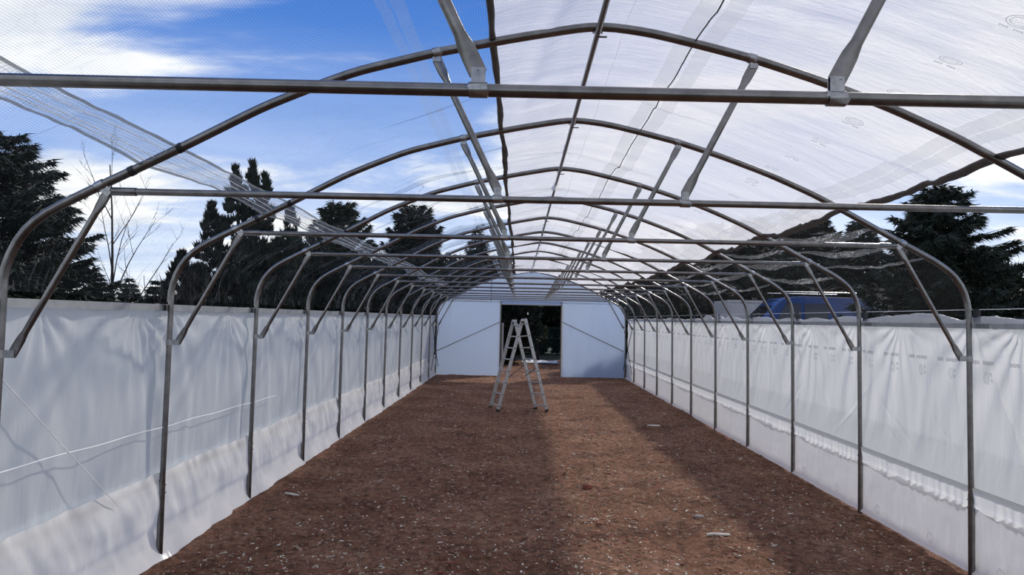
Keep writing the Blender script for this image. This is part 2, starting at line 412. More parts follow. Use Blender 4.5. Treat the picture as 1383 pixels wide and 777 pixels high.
# ---- left wall
wl = empty('wall_left', (XL, 0, 0)); tag(wl, 'left side wall of translucent white film on steel posts', None, None, 'structure')
Yw = wall_y(); Zs = np.linspace(1.945, .585, 46)
gy, gzz = np.meshgrid(Yw, Zs, indexing='ij')
d = fold_disp(gy, gzz, 5, 1.94)*np.clip((1.95-gzz)/.10, 0, 1)
P = np.stack([-.062+np.clip(d, -.06, .034), gy, gzz], -1)
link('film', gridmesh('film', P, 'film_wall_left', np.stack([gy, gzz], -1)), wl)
Zs = np.linspace(1, 0, 26)
gy, t_ = np.meshgrid(Yw, Zs, indexing='ij')
bulge = np.interp(t_, [0, .06, .18, .34, .42, .7, .95, 1], [.045, .018, -.006, -.016, .012, .018, -.004, -.010])
gzz = -.015+.665*t_+.012*fbm(gy*1.5, t_*0, 8, 2)*t_
d = bulge+.012*fbm(gy*3, t_*3, 31, 3)+.010*fbm(gy*8+t_*3, t_*2, 33, 2)*np.clip(t_*2, 0, 1)
d = d+(.03*np.abs(fbm(gy*2.2, t_*0+1, 35, 3)))*np.clip(1-t_*6, 0, 1)
P = np.stack([-.018+np.clip(d, -.03, .12), gy, gzz], -1)
sk = link('skirt', gridmesh('skirt', P, 'film_skirt', np.stack([gy, gzz], -1)), wl); sk['label'] = 'whiter doubled film along the foot of the wall'
def rails(parent, x, dz, h, mat):
    ye = [-1.5]+hoopY
    for a, b in zip(ye[:-1], ye[1:]):
        r = MB().box((x, (a+b)/2, dz), (.028, b-a-.01, h)).obj('rail', mat, parent, False)
        MB().box((x, b-.17, dz), (.032, .012, h+.006)).obj('rail_joint', mat, r, False)
        MB().box((x+(.012 if x < 0 else -.012), b-.06, dz-.002), (.026, .11, h-.004)).obj('rail_clip', 'steel' if x < 0 else 'clamp_steel', r, False)
rails(wl, -.038, 1.955, .052, 'rail_aluminium')
# cords on the left film
ck = MB().tube([(XL+.002, y, 1.035-.0128*(y-4.2)+.008*math.sin((y-Y0)*math.pi)**2) for y in np.arange(2.2, 9.0, .1)], .0032, 6).obj('cord', 'cord_white')
tag(ck, 'thin white cord stretched level along the left film wall', 'cord')
ck = MB().tube([(XL+.004, 4.13, 1.555), (XL+.004, 4.7, 1.115), (XL+.010, 5.42, .56)], .0036, 6).obj('cord', 'cord_white')
tag(ck, 'thin white cord slanting down across the near left film wall', 'cord')

# ---- right wall
wr = empty('wall_right', (XR, 0, 0)); tag(wr, 'right side wall of translucent white film on steel posts', None, None, 'structure')
CRE = [((8.23, .87), (7.58, .07), .012, .016), ((8.06, 1.24), (7.10, .73), .012, .02), ((6.17, 1.73), (5.55, .75), .014, .014), ((7.98, 1.47), (9.55, .28), -.010, .012),
       ((7.10, 1.23), (6.29, .75), .008, .012), ((5.9, 1.2), (5.4, .5), .012, .016), ((8.0, 1.05), (7.2, .62), .010, .012), ((9.9, 1.45), (9.4, .7), .012, .016), ((10.0, 1.2), (10.9, .6), .010, .016), ((6.0, 1.0), (5.75, .7), .008, .012)]
def dright(Y, Z):
    d = -.7*fold_disp(Y, Z, 12, 1.94)
    for k, (a, b, h, w_) in enumerate(CRE): d = d-crease(Y, Z, a, b, h, w_)
    for j in range(22):
        q = random.Random(j+50); a = (q.uniform(9, 25), q.uniform(1.0, 1.8)); d = d-crease(Y, Z, a, (a[0]+q.uniform(-.6, .6), a[1]-q.uniform(.4, .9)), .011, .02)
    return np.interp(Z, [.64, .95], [.022, .060])+np.clip(d, -.032, .06)*np.clip((1.95-Z)/.10, 0, 1)*np.clip((Z-.62)/.3, .1, 1)
Zs = np.linspace(1.945, .64, 90)
gy, gzz = np.meshgrid(Yw, Zs, indexing='ij')
P = np.stack([dright(gy, gzz), gy, gzz], -1)
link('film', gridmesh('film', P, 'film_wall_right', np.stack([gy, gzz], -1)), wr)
# gathered valance hanging over the lower skirt
gy, t_ = np.meshgrid(Yw, np.linspace(1, 0, 20), indexing='ij')
sag = .05*np.abs(np.sin((gy-Y0)*math.pi/2))**.7
gzz = .655-(1-t_)*(.175+sag+.012*fbm(gy*6, gy*0, 61, 2))
ruf = .009*np.sin(gy*44+4*fbm(gy*3, gy*0, 41, 2))+.012*fbm(gy*11, gy*0+.5, 43, 2)
prof = np.interp(t_, [0, .05, .14, .3, 1], [.022, -.006, -.012, -.006, -.020])
P = np.stack([.012+prof+ruf*np.clip(1.2*(1-t_), 0, 1)*.8, gy, gzz], -1)
v = link('valance', gridmesh('valance', P, 'film_wall_right', np.stack([gy, gzz], -1)), wr); v['label'] = 'gathered film flap with a hanging rolled edge'
gy, t_ = np.meshgrid(Yw, np.linspace(1, 0, 26), indexing='ij')
gzz = -.02+.535*t_
d = np.interp(t_, [0, .06, .15, 1], [-.05, -.012, .0, .0])+.006*fbm(gy*2.5, t_*3, 71, 3)+.006*fbm(gy*8, t_*2, 73, 2)*np.clip(1-t_, 0, 1)
P = np.stack([.028+np.clip(d, -.07, .02), gy, gzz], -1)
link('skirt', gridmesh('skirt', P, 'film_skirt', np.stack([gy, gzz], -1)), wr)
rails(wr, .038, 1.945, .045, 'rail_aluminium')
for y in hoopY:
    MB().box((.048, y+SK*XR, 2.025), (.034, .05, .11)).obj('black_clip', 'black_plastic', wr, False)
MB().tube([(.05, -1.5, 2.075), (.05, YEND, 2.075)], .0022, 5).obj('wire', 'cord_white', wr)
MB().tube([(-.004, -1.5, .658), (-.004, YEND, .658)], .002, 5).obj('wire', 'steel', wr)

# print on the film: rows of worn lettering and oval emblems, drawn as thin ink
def emblem(du, dv):
    """ink quads of one emblem in (u, v) metres: double oval ring, strokes inside, two small codes beside it"""
    q = []
    for a, b, wd_ in ((du, dv, .0045), (du*.72, dv*.70, .0035)):
        n = 20
        for i in range(n):
            t0, t1 = 2*math.pi*i/n, 2*math.pi*(i+1)/n
            q.append([(a*math.cos(t0), b*math.sin(t0)), (a*math.cos(t1), b*math.sin(t1)), ((a-wd_)*math.cos(t1), (b-wd_)*math.sin(t1)), ((a-wd_)*math.cos(t0), (b-wd_)*math.sin(t0))])
    n = 16
    for i in range(n):                       # a worn, unreadable squiggle across the oval
        xa, xb = du*.6*(2*i/n-1), du*.6*(2*(i+1)/n-1); za, zb = (dv*.30*math.sin(k_*2.3+.4*math.sin(k_)) for k_ in (i, i+1))
        q.append([(xa, za-.0022), (xb, zb-.0022), (xb, zb+.0022), (xa, za+.0022)])
    return q
ink = MB()
def wall_pt(y, z): return (float(dright(np.array([y]), np.array([z]))[0])-.010, y, z)
y = 5.12
while y < 25.5:
    for qd in emblem(.050, .035):
        vv = [wall_pt(y+b, 1.535+a) for a, b in qd]
        ink.add(vv, [(0, 1, 2, 3)])
    for zz in (1.565, 1.515):
        for j in range(3): ink.add([wall_pt(y-.055-b, zz+a) for a, b in ((-.014, j*.008), (.014, j*.008), (.014, j*.008+.005), (-.014, j*.008+.005))], [(0, 1, 2, 3)])
    yy = y+.21
    for a0, n_ in ((0, 9), (-.155, 12)):
        for j in range(n_):
            u = yy+a0-j*.0125; hh = .014 if j % 3 else .018
            ink.add([wall_pt(u, 1.652-hh), wall_pt(u-.009, 1.652-hh), wall_pt(u-.009, 1.652+hh), wall_pt(u, 1.652+hh)], [(0, 1, 2, 3)])
    y += .505
for yl in (7.85, 6.86, 5.87, 8.85, 9.85):
    for qd in emblem(.045, .05):
        ink.add([(.028-.018-.012, yl+b, .085+a) for a, b in qd], [(0, 1, 2, 3)])
o = ink.obj('printed_marks', 'print_ink', wr, False); o['label'] = 'rows of grey lettering and oval emblems printed on the film'

# film bundle lying on the right rail
gy, a_ = np.meshgrid(np.arange(3.0, YEND, .05), np.linspace(0, math.pi, 12), indexing='ij')
hh = .020+.075*np.abs(np.sin((gy-Y0+.35*np.sin(gy*1.3))*math.pi/1.15))**.8*np.clip(.6+.6*fbm(gy*.6, gy*0, 90, 2), .25, 1.2)
P = np.stack([.06+.055*np.cos(a_)+.01*fbm(gy*6, a_*2, 92, 2), gy, 1.962+hh*np.sin(a_)*(1+.12*fbm(gy*9, a_*3, 94, 2))], -1)
fb = link('film_bundle', gridmesh('film_bundle', P, 'film_bundle', np.stack([gy, a_*.1], -1)), wr); fb['label'] = 'bundled clear film sagging in humps on the rail'

# cross bracing of the last bay, both sides
for x, nm in ((XL+.08, 'left'), (XR-.08, 'right')):
    for (za, zb), w_ in (((1.72, .25), 'falling towards'), ((.25, 1.72), 'rising towards')):
        o = MB().tube([(x, YEND-2, za), (x, YEND, zb)], .011, 8).obj('cross_brace', 'black_plastic')
        tag(o, 'dark diagonal brace %s the end wall in the last %s bay' % (w_, nm), 'brace', 'cross braces of the last bays')

# ------------------------------------------------------------------ end wall with doorway
we = empty('wall_back', (0, YEND+.04, 0), math.atan(SK)); tag(we, 'film end wall with shade put into its bluish tint, around an open doorway', None, None, 'structure')
DX0, DX1, DZ = -.60, 1.43, 2.39
def top_at(x): return np.interp(x, PX, PZ)
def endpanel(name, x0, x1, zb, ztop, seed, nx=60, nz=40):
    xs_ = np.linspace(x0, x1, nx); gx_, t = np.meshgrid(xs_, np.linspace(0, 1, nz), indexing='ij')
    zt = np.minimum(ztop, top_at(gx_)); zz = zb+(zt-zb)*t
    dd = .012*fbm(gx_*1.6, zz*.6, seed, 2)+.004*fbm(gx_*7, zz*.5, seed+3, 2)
    return link(name, gridmesh(name, np.stack([gx_, .02+dd, zz], -1), 'film_end_shaded', np.stack([gx_, zz], -1)), we)
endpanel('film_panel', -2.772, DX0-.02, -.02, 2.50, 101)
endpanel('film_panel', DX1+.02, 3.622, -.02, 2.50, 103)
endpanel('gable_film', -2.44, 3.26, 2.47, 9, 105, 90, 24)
for x in (DX0-.02, DX1+.02): MB().box((x, -.01, 1.25), (.045, .04, 2.54)).obj('door_post', 'steel', we, False)
MB().box((DX1+.055, -.03, 1.2), (.05, .008, 2.4)).obj('edge_strip', 'film_skirt', we, False)
MB().box(((DX0+DX1)/2, -.01, DZ+.015), (DX1-DX0, .035, .03)).obj('lintel', 'clamp_steel', we, False)
MB().box(((DX0+DX1)/2, 0.02, DZ+.085), (DX1-DX0, .012, .13)).obj('header_film', 'film_end_shaded', we, False)
MB().box((-1.7, -.02, 2.512), (1.5, .01, .03)).obj('edge_strip', 'film_skirt', we, False)
MB().tube([(-2.75, -.03, .785), (-.645, -.03, 1.80)], .013, 8).obj('diagonal_brace', 'steel', we)
MB().tube([(1.47, -.03, 1.85), (3.575, -.03, .89)], .016, 8).obj('diagonal_brace', 'clamp_steel', we)
MB().tube([(-.95, .0, 2.5), (-.95, .0, float(top_at(-.95)))], .012, 8).obj('gable_post', 'steel', we)
# hanging bulb in the doorway
hb = empty('hanging_bulb', (.30, YEND-.05, 2.12)); tag(hb, 'small white bulb hanging on a cord in the doorway', 'bulb')
MB().tube([(0, 0, .02), (0, .02, .27)], .004, 5).obj('cord', 'black_plastic', hb)
MB().tube([(0, 0, -.055), (0, 0, -.05), (0, 0, -.03), (0, 0, 0), (0, 0, .03)], [.004, .022, .03, .02, .012], 10).obj('bulb', 'bulb_glass', hb)

# ------------------------------------------------------------------ roof films
def roof_pts(sv, Yv, off, disp):
    """sv (n,m) arc length, Yv (n,m); displacement along the normal"""
    X = np.interp(sv, ss, PX); Z = np.interp(sv, ss, PZ); nx = np.interp(sv, ss, NX); nz = np.interp(sv, ss, NZ)
    dd = off+disp
    return np.stack([X+nx*dd, Yv+SK*X, Z+nz*dd], -1)
def rip(Y, S, seed, amp=1.):
    """cross ripples gathering at the hoops, sag between them"""
    ph = (Y-Y0)/2; fr = ph-np.floor(ph); mid = np.sin(math.pi*fr)
    d = -(.045+.035*np.clip((Y-5)/6, 0, 1))*mid**1.3*(1+.5*fbm(S*.8, np.floor(ph)*3.7, seed, 2))
    near = np.exp(-np.minimum(fr, 1-fr)*2/.35)
    amp = amp*np.clip(1.3+(Y-5)*.2, 1.3, 2.6)
    d = d+amp*(.013*mid*fbm(S*.55, Y*2.6+.8*fbm(S*.8, Y*.5, seed+9, 2), seed+1, 3)+.016*mid*fbm(S*.9, Y*6.5+.6*fbm(S*1.5, Y, seed+12, 2), seed+4, 2)+.005*near*mid*fbm(S*8, Y*1.3, seed+6, 2)*3)
    return d
def roof_y(y0, y1, fine=.03):
    y = [y0]
    while y[-1] < y1: y.append(y[-1]+fine*max(1, (y[-1]+1)/7))
    y[-1] = y1; return np.array(y)
def sheet(name, sa, sb, y0, y1, mat, parent, off=.03, disp=None, ns=90, fine=.03):
    sv, Yv = np.meshgrid(np.linspace(sa, sb, ns), roof_y(y0, y1, fine), indexing='ij')
    dd = disp(sv, Yv) if disp is not None else 0
    return link(name, gridmesh(name, roof_pts(sv, Yv, off, dd), mat, np.stack([sv, Yv], -1)), parent)
S_SEAM, S_EDGE = s_at_x(-.18), s_at_x(2.62)
def dw(S, Y):
    r = rip(Y, S, 200)
    # long soft drapes left of the ridge near the camera
    r = r-.02*np.exp(-((S-s_at_x(.10)-.10*np.sin((Y-Y0)*1.4))/.06)**2)*np.exp(-(Y-3.5)**2/6)
    return r
wf = empty('white_roof_film'); tag(wf, 'white woven roof film over the ridge and right slope', 'plastic film')
sheet('sheet', S_SEAM, S_EDGE, -1.5, YEND, 'film_roof_white', wf, .030, dw, 130)
for a, b, nm in ((S_SEAM-.012, S_SEAM+.03, 'seam_hem'), (S_EDGE-.045, S_EDGE+.02, 'edge_hem')):
    sv, Yv = np.meshgrid(np.linspace(0, 2*math.pi, 9), roof_y(-1.5, YEND, .06), indexing='ij')
    mid = (a+b)/2; hw = (b-a)/2*(1+.25*fbm(Yv*2.5, sv*0, 210, 2))
    s_ = mid+hw*np.cos(sv)+.012*fbm(Yv*1.2, sv*0, 212, 2)
    P = roof_pts(s_, Yv, .018, dw(s_*0+mid, Yv)+.012*np.sin(sv))
    link(nm, gridmesh(nm, P, 'dark_hem', None), wf)
for xa, xb in ((.84, .93), (.965, 1.06), (2.34, 2.42), (2.43, 2.50)):
    sheet('reinforcing_band', s_at_x(xa), s_at_x(xb), -1.5, YEND, 'film_band', wf, .026, dw, 5, .05)
for xc, r_, mt in ((.945, .004, 'black_plastic'), (.56, .002, 'film_band')):
    s0 = s_at_x(xc); Yv = roof_y(-1.5, YEND, .06)
    p = roof_pts(np.full_like(Yv, s0)+.010*fbm(Yv*.8, Yv*0, 220, 2), Yv, .018, dw(np.full_like(Yv, s0), Yv))
    MB().tube([tuple(q) for q in p], r_, 6).obj('seam_cord' if mt == 'black_plastic' else 'welt', mt, wf)
ink = MB()
y = 2.50
while y < 18:
    for qd in emblem(.055, .038)+[[(-.05+j*.011-.0+(.02 if j > 3 else 0), -.062), (-.043+j*.011+(.02 if j > 3 else 0), -.062), (-.043+j*.011+(.02 if j > 3 else 0), -.05), (-.05+j*.011+(.02 if j > 3 else 0), -.05)] for j in range(8)]:
        S_ = np.array([s_at_x(1.97)+a for a, b in qd]); Y_ = np.array([y-b*1.0 for a, b in qd])
        ink.add([tuple(p) for p in roof_pts(S_, Y_, .0215, dw(S_, Y_))], [(0, 1, 2, 3)])
    y += .5
o = ink.obj('printed_emblems', 'print_ink', wf, False); o['label'] = 'row of grey oval emblems printed on the film'

def dcl(S, Y):
    return rip(Y, S, 300, 1.2)
lf = empty('clear_roof_film'); tag(lf, 'clear scrim-reinforced roof film on the left slope, sky showing through', 'plastic film')
sheet('sheet', 0.02, S_SEAM+.03, -1.5, YEND, 'film_clear', lf, .032, dcl, 110)
for xa, xb in ((-.665, -.615), (-.605, -.545)):
    sheet('clear_tape', s_at_x(xa), s_at_x(xb), -1.5, YEND, 'film_tape', lf, .028, dcl, 4, .06)
# the folded double strip hung along the left slope
fs_ = empty('folded_film_strip'); tag(fs_, 'bunched strip of folded clear film tied along the left slope', 'plastic film')
def strip_w(Y):
    fr = np.abs(np.sin((Y-Y0)*math.pi/2)); return .82-.22*fr
SA, SB = s_at_x(-2.08), s_at_x(-1.84)
def strip(name, u0, u1, mat, off, n, amp):
    uv_, Yv = np.meshgrid(np.linspace(u0, u1, n), roof_y(-1.5, 20, .03), indexing='ij')
    cen = (SA+SB)/2+.05*np.abs(np.sin((Yv-Y0)*math.pi/2)); S_ = cen+(uv_-.5)*(SB-SA)*strip_w(Yv)
    P = roof_pts(S_, Yv, off, rip(Yv, S_, 300, .3)+amp*fbm(S_*14, Yv*6, 310, 3)-.0*np.sin((Yv-Y0)*math.pi/2)**2)
    return link(name, gridmesh(name, P, mat, np.stack([S_, Yv], -1)), fs_)
strip('film', 0, 1, 'film_fold', .020, 26, .010)
strip('folded_edge', -.04, .06, 'film_fold_edge', .012, 4, .003); strip('folded_edge', .94, 1.04, 'film_fold_edge', .012, 4, .003)
for u in (.2, .42, .70):
    Yv = roof_y(-1.5, 20, .06); S_ = (SA+SB)/2+.05*np.abs(np.sin((Yv-Y0)*math.pi/2))+(u-.5+.05*np.sin(Yv*2+u*9))*(SB-SA)*strip_w(Yv)
    MB().tube([tuple(q) for q in roof_pts(S_, Yv, .008, rip(Yv, S_, 300, .3)-.0*np.sin((Yv-Y0)*math.pi/2)**2)], .0022, 5).obj('fold_line', 'cord_white', fs_)
for k in (1, 2, 3):
    i = int(np.interp((SA+SB)/2, ss, np.arange(600)))
    for di in (-13, 10):
        j = i+di; MB().tube([(PX[j]-TX[j]*.016, hoopY[k]+SK*PX[j], PZ[j]-TZ[j]*.016), (PX[j]+TX[j]*.016, hoopY[k]+SK*PX[j], PZ[j]+TZ[j]*.016)], .0275, 12).obj('tie_strap', 'black_plastic', fs_)

rf = empty('clear_roof_film'); tag(rf, 'loose wrinkled clear film hanging on the right slope below the white film', 'plastic film')
def drf(S, Y):
    r = rip(Y, S, 400, .35)
    u = (S-S_EDGE); fr = (Y-Y0)/2; fr = fr-np.floor(fr)
    for k in range(6):     # swags sweeping down from one hoop to the next
        c = .12+.16*k+.55*(1-fr)*(.5+.12*k)*np.sin(np.floor((Y-Y0)/2)*2.3+k)+.1*np.sin(Y*1.2+k)
        r = r+.020*np.sin(np.pi*fr)*np.exp(-((u-c)/.035)**2)
    return r
sheet('sheet', S_EDGE-.02, float(ss[-1])-.02, hoopY[2]+.05, YEND, 'film_clear_plain', rf, .032, drf, 90)

q = random.Random(17)
for k in range(2, 11):
    for j in range(3 if k < 6 else 2):
        ua = .04+.30*j+q.uniform(-.03, .05); ub = ua+q.uniform(.10, .26); wm = q.uniform(.018, .045)*(1.25 if j == 0 else 1)
        tt, cc = np.meshgrid(np.linspace(0, 1, 40), np.linspace(-1, 1, 7), indexing='ij')
        yy = hoopY[k]+.06+1.88*tt; half = wm*np.sin(np.pi*np.clip(tt, .03, .97))**.7*(1+.35*fbm(tt*6, tt*0, 600+k*7+j, 2))
        su = S_EDGE+ub+(ua-ub)*tt**1.6+half*cc+.012*fbm(tt*5, tt*0, 640+k*5+j, 2)
        P = roof_pts(su, yy, .012, drf(su, yy)-.018*(1-cc**2))
        link('fold', gridmesh('fold', P, 'film_swag', np.stack([su, yy], -1)), rf)

# ------------------------------------------------------------------ ladder
ld = empty('folding_ladder', (0, 16.5, 0)); tag(ld, 'grey aluminium A-frame ladder standing on the soil before the doorway', 'ladder')
def section(foot_far, foot_near, top_far, top_near, bow=0):
    s_ = MB(); fa, fn, ta, tn = map(Vector, (foot_far, foot_near, top_far, top_near))
    root = None
    for a, b in ((fa, ta), (fn, tn)):
        dv = (b-a).normalized(); wv = (fn-fa).normalized()
        wv = (wv-dv*wv.dot(dv)).normalized(); nv = dv.cross(wv)
        R3 = Matrix((wv, nv, dv)).transposed()
        st = MB().box((a+b)/2, (.027, .068, (b-a).length), R3).obj('stile', 'ladder_aluminium', ld, False)
        MB().box(a+dv*.02, (.032, .075, .05), R3).obj('foot', 'black_plastic', st, False)
        for i in range(8):
            p = a+(b-a)*((i+.45)/7.9)
            MB().tube([p-wv*.017, p+wv*.017], .014, 8).obj('rung_cap', 'black_plastic', st)
    for i in range(8):
        t = (i+.45)/7.9; p, q = fa+(ta-fa)*t, fn+(tn-fn)*t
        MB().tube([p, q], .015, 10).obj('rung', 'ladder_aluminium', ld)
A, B = (-.577, .28, -.02), (-.405, -.24, -.03); Cc, Dd = (.405, .26, -.02), (.635, -.12, -.02)
At, Bt = (-.115, .20, 1.89), (.075, -.16, 1.90); Ct, Dt = (-.085, .12, 1.89), (.135, -.22, 1.93)
section(A, B, At, Bt); section(Cc, Dd, Ct, Dt)
MB().tube([(-.27, -.20, .62), (.17, .22, .95)], .009, 6).obj('spreader_bar', 'black_plastic', ld)
MB().tube([(.17, .2, .70), (.40, -.16, .90)], .008, 6).obj('spreader_bar', 'black_plastic', ld)
for p in ((-.09, .15, 1.86), (.10, -.19, 1.88)):
    MB().tube([Vector(p)+Vector((-.05, -.0, 0)), Vector(p)+Vector((.05, 0, 0))], .045, 12).obj('hinge', 'clamp_steel', ld)

# ------------------------------------------------------------------ trees
def rot_perp(D):
    U = np.tile([0., 0, 1], (len(D), 1)); s_ = np.cross(D, U); n = np.linalg.norm(s_, axis=1, keepdims=True)
    s_ = np.where(n < 1e-4, [1., 0, 0], s_/np.maximum(n, 1e-4)); return s_
def blades(P, D, L, W, rng):
    """one tapered triangle per twig"""
    D = D/np.linalg.norm(D, axis=1, keepdims=True); S = rot_perp(D); T = np.cross(S, D)
    an = rng.uniform(0, math.pi, len(P))[:, None]; S = S*np.cos(an)+T*np.sin(an)
    V = np.stack([P-S*W[:, None]/2, P+S*W[:, None]/2, P+D*L[:, None]], 1).reshape(-1, 3)
    return V, np.arange(len(V)).reshape(-1, 3)
def tree_root(name, label, x, y, group='trees around the tunnel', cat='tree'):
    r = empty(name, (x, y, float(terr(x, y))-.02)); tag(r, label, cat, group); return r
def conifer(name, label, x, y, h, rb, seed, nb=26000, bl=.30, bw=.045, mat='foliage_spruce', z0=.05, pw=.85, droop=.35, rise=.45, whorls=34, **kw):
    rng = np.random.default_rng(seed); r = tree_root(name, label, x, y, **kw)
    MB().tube([(0, 0, -.1), (0, 0, h*.5), (0, 0, h*.98)], [h*.016+.03, h*.009+.02, .01], 8).obj('trunk', 'bark', r)
    zw = []; az = []; Lb = []
    for i in range(whorls):
        t = z0+(1-z0)*(i+rng.uniform(-.3, .3))/whorls
        nbr = int(rng.integers(6, 9))
        a0 = rng.uniform(0, 6.28)
        for j in range(nbr):
            zw.append(min(t, .985)*h); az.append(a0+j*6.283/nbr+rng.uniform(-.3, .3)); Lb.append(rb*max(.04, (1-t))**pw*rng.uniform(.72, 1.18))
    zw, az, Lb = map(np.array, (zw, az, Lb))
    b = MB()
    def pos(i, t):
        rr = Lb[i]*t; dz = Lb[i]*(-droop*t+rise*t*t)
        return np.stack([np.cos(az[i])*rr, np.sin(az[i])*rr, zw[i]+dz], -1)
    for i in range(len(zw)):
        if Lb[i] > .25*rb: b.tube([tuple(pos(np.array([i]), np.array([t]))[0]) for t in (0, .5, 1)], [.010+.012*Lb[i]/rb, .008, .003], 4, caps=False)
    b.obj('branches', 'bark', r)
    i = rng.choice(len(zw), nb, p=Lb**1.25/np.sum(Lb**1.25)); t = rng.beta(2.0, 1.1, nb)
    p = pos(i, t)
    side = rng.choice([-1, 1], nb); ca, sa = np.cos(az[i]), np.sin(az[i])
    lat = rng.uniform(.0, 1.0, nb)*side; fwd = rng.uniform(.25, 1.0, nb); dn = rng.uniform(-.75, .25, nb)
    D = np.stack([ca*fwd-sa*lat, sa*fwd+ca*lat, dn], -1)
    off = rng.uniform(0, .30, nb)*Lb[i]*(1-.6*t)
    p = p+np.stack([-sa*lat*off, ca*lat*off, -rng.uniform(0, .12, nb)*bl*3], -1)
    V, F = blades(p, D, bl*rng.uniform(.45, 1.1, nb), bw*rng.uniform(.6, 1.3, nb), rng)
    link('foliage', rawmesh('foliage', V, F, mat, smooth=False), r)
    return r
def clumpy(name, label, x, y, h, rx, seed, clumps, nb=20000, bl=.28, bw=.06, mat='foliage_pine', upward=.3, z0=.1, spires=None, **kw):
    """crown of many twig clumps; spires: list of (dx, dy, height share, radius share) upright columns"""
    rng = np.random.default_rng(seed); r = tree_root(name, label, x, y, **kw)
    MB().tube([(0, 0, -.1), (.05, 0, h*.45), (0, .05, h*.85)], [h*.02+.04, h*.013+.03, .02], 8).obj('trunk', 'bark', r)
    cen = []; rad = []
    if spires:
        for dx, dy, hs, rs in spires:
            n = clumps//len(spires)
            t = rng.uniform(z0, 1, n); rr = rs*rx*np.minimum(1, (1.01-t)**.8*1.45)*rng.uniform(.2, 1, n)**.5; a = rng.uniform(0, 6.28, n)
            cen.append(np.stack([dx*rx+rr*np.cos(a), dy*rx+rr*np.sin(a), t*h*hs], -1)); rad.append(np.full(n, .085*rx)*(1.25-t*.95))
    else:
        u = rng.normal(size=(clumps, 3)); u /= np.linalg.norm(u, axis=1, keepdims=True); q = rng.uniform(.25, 1, (clumps, 1))**.5
        c = u*q*[rx, rx, h*(1-z0)/2]+[0, 0, h*(1+z0)/2]; cen.append(c); rad.append(rng.uniform(.10, .20, clumps)*rx)
    cen = np.concatenate(cen); rad = np.concatenate(rad)
    i = rng.integers(0, len(cen), nb); u = rng.normal(size=(nb, 3)); u /= np.linalg.norm(u, axis=1, keepdims=True)
    P = cen[i]+u*rad[i][:, None]*rng.uniform(.2, 1, (nb, 1))
    D = u+np.array([0, 0, upward*2])
    keep = P[:, 2] > .05; P, D = P[keep], D[keep]
    V, F = blades(P, D, bl*rng.uniform(.5, 1.2, len(P)), bw*rng.uniform(.6, 1.3, len(P)), rng)
    link('foliage', rawmesh('foliage', V, F, mat, smooth=False), r)
    return r
def bare(name, label, x, y, h, seed, spread=.5, levels=4, r0=.05, nside=4, multi=1, cat='tree', group='trees around the tunnel', lead=True):
    q = random.Random(seed); r = tree_root(name, label, x, y, group, cat); b = MB(); tr = MB()
    def grow(mb, p, d, L, rad, lev):
        pts = [p]; rs = [rad]; n = 5
        for i in range(n):
            d = (d+Vector((q.uniform(-1, 1), q.uniform(-1, 1), q.uniform(-.3, .8)))*(.035 if lev == 0 and multi == 1 else .11)).normalized()
            p = p+d*L/n; pts.append(p); rs.append(rad*(1-.75*(i+1)/n))
        mb.tube(pts, rs, 6 if lev == 0 else 4, caps=False)
        if lev < levels:
            for k in range(7 if lev == 0 else 4):
                t = q.uniform(.25, .97) if lev else .2+.78*k/7
                j = min(n-1, int(t*n)); bp = pts[j]+(pts[j+1]-pts[j])*(t*n-j)
                az = q.uniform(0, 6.28)
                nd = (d*(.75)+Vector((math.cos(az), math.sin(az), .35))*spread*1.5).normalized()
                grow(b, bp, nd, L*q.uniform(.35, .55)*(1.15-t*.55), max(.004, rs[j]*.55), lev+1)
    for m_ in range(multi):
        d0 = Vector((0, 0, 1)) if multi == 1 else Vector((q.uniform(-.6, .6), q.uniform(-.6, .6), 1)).normalized()
        grow(tr, Vector((0, 0, -.1)), d0, h*(1 if multi == 1 else q.uniform(.6, 1)), r0, 0)
    tr.obj('trunk', 'bark', r); b.obj('branches', 'twig', r); return r

# left of the tunnel
conifer('spruce_tree', 'tall dark spruce at the left edge of the picture', -12.4, 18, 6.25, 3.5, 1, 110000, .26, .05, z0=.02, pw=.55, whorls=44)
bare('bare_tree', 'slender leafless young tree beside the left spruce', -10.5, 20, 5.9, 4, .42, 3, .055)
for i, (x, y, h, t) in enumerate(((-11.3, 21, 3.3, 'twiggy leafless bush behind the left wall, next to the spruce'), (-10.1, 21.5, 3.6, 'twiggy leafless bush right of the slender bare tree'))):
    bare('bare_bush', t, x, y, h, 30+i, .5, 2, .03, multi=6, cat='bush', group='leafless bushes behind the left wall')
for i, (x, y, h, t) in enumerate(((-17.6, 32, 3.7, 'small far dark conifer left of the bare tree'), (-16.3, 32, 3.5, 'small far dark conifer behind the bare tree'), (-15.2, 32, 3.4, 'small far dark conifer right of the bare tree'), (-14.2, 33, 3.7, 'small far dark conifer just left of the cypress'))):
    conifer('young_conifer', t, x, y, h, 1.5, 60+i, 16000, .28, .08, group='small far conifers left', whorls=18)
clumpy('cypress_tree', 'broad dark cypress with several spires behind the left wall', -8.9, 24, 6.75, 2.15, 5, 1500, 90000, .22, .05, 'foliage_cypress', .9, .02,
       spires=[(-.05, .0, .97, .36), (.16, .1, 1.0, .34), (.42, -.1, .93, .34), (-.42, .1, .80, .40), (-.80, 0, .56, .42), (.75, .1, .78, .42), (.2, -.3, .62, .7), (-.4, -.3, .5, .6)])
bare('bare_bush', 'tangle of leafless twigs in front of the dark cypress', -8.9, 21.3, 4.2, 47, .55, 3, .03, multi=4, cat='bush', group='leafless bushes behind the left wall')
conifer('pine_tree', 'rounded dark pine right of the cypress', -7.1, 30, 6.5, 2.3, 8, 60000, .30, .06, 'foliage_pine', .05, .55, -.25, .35, 22)
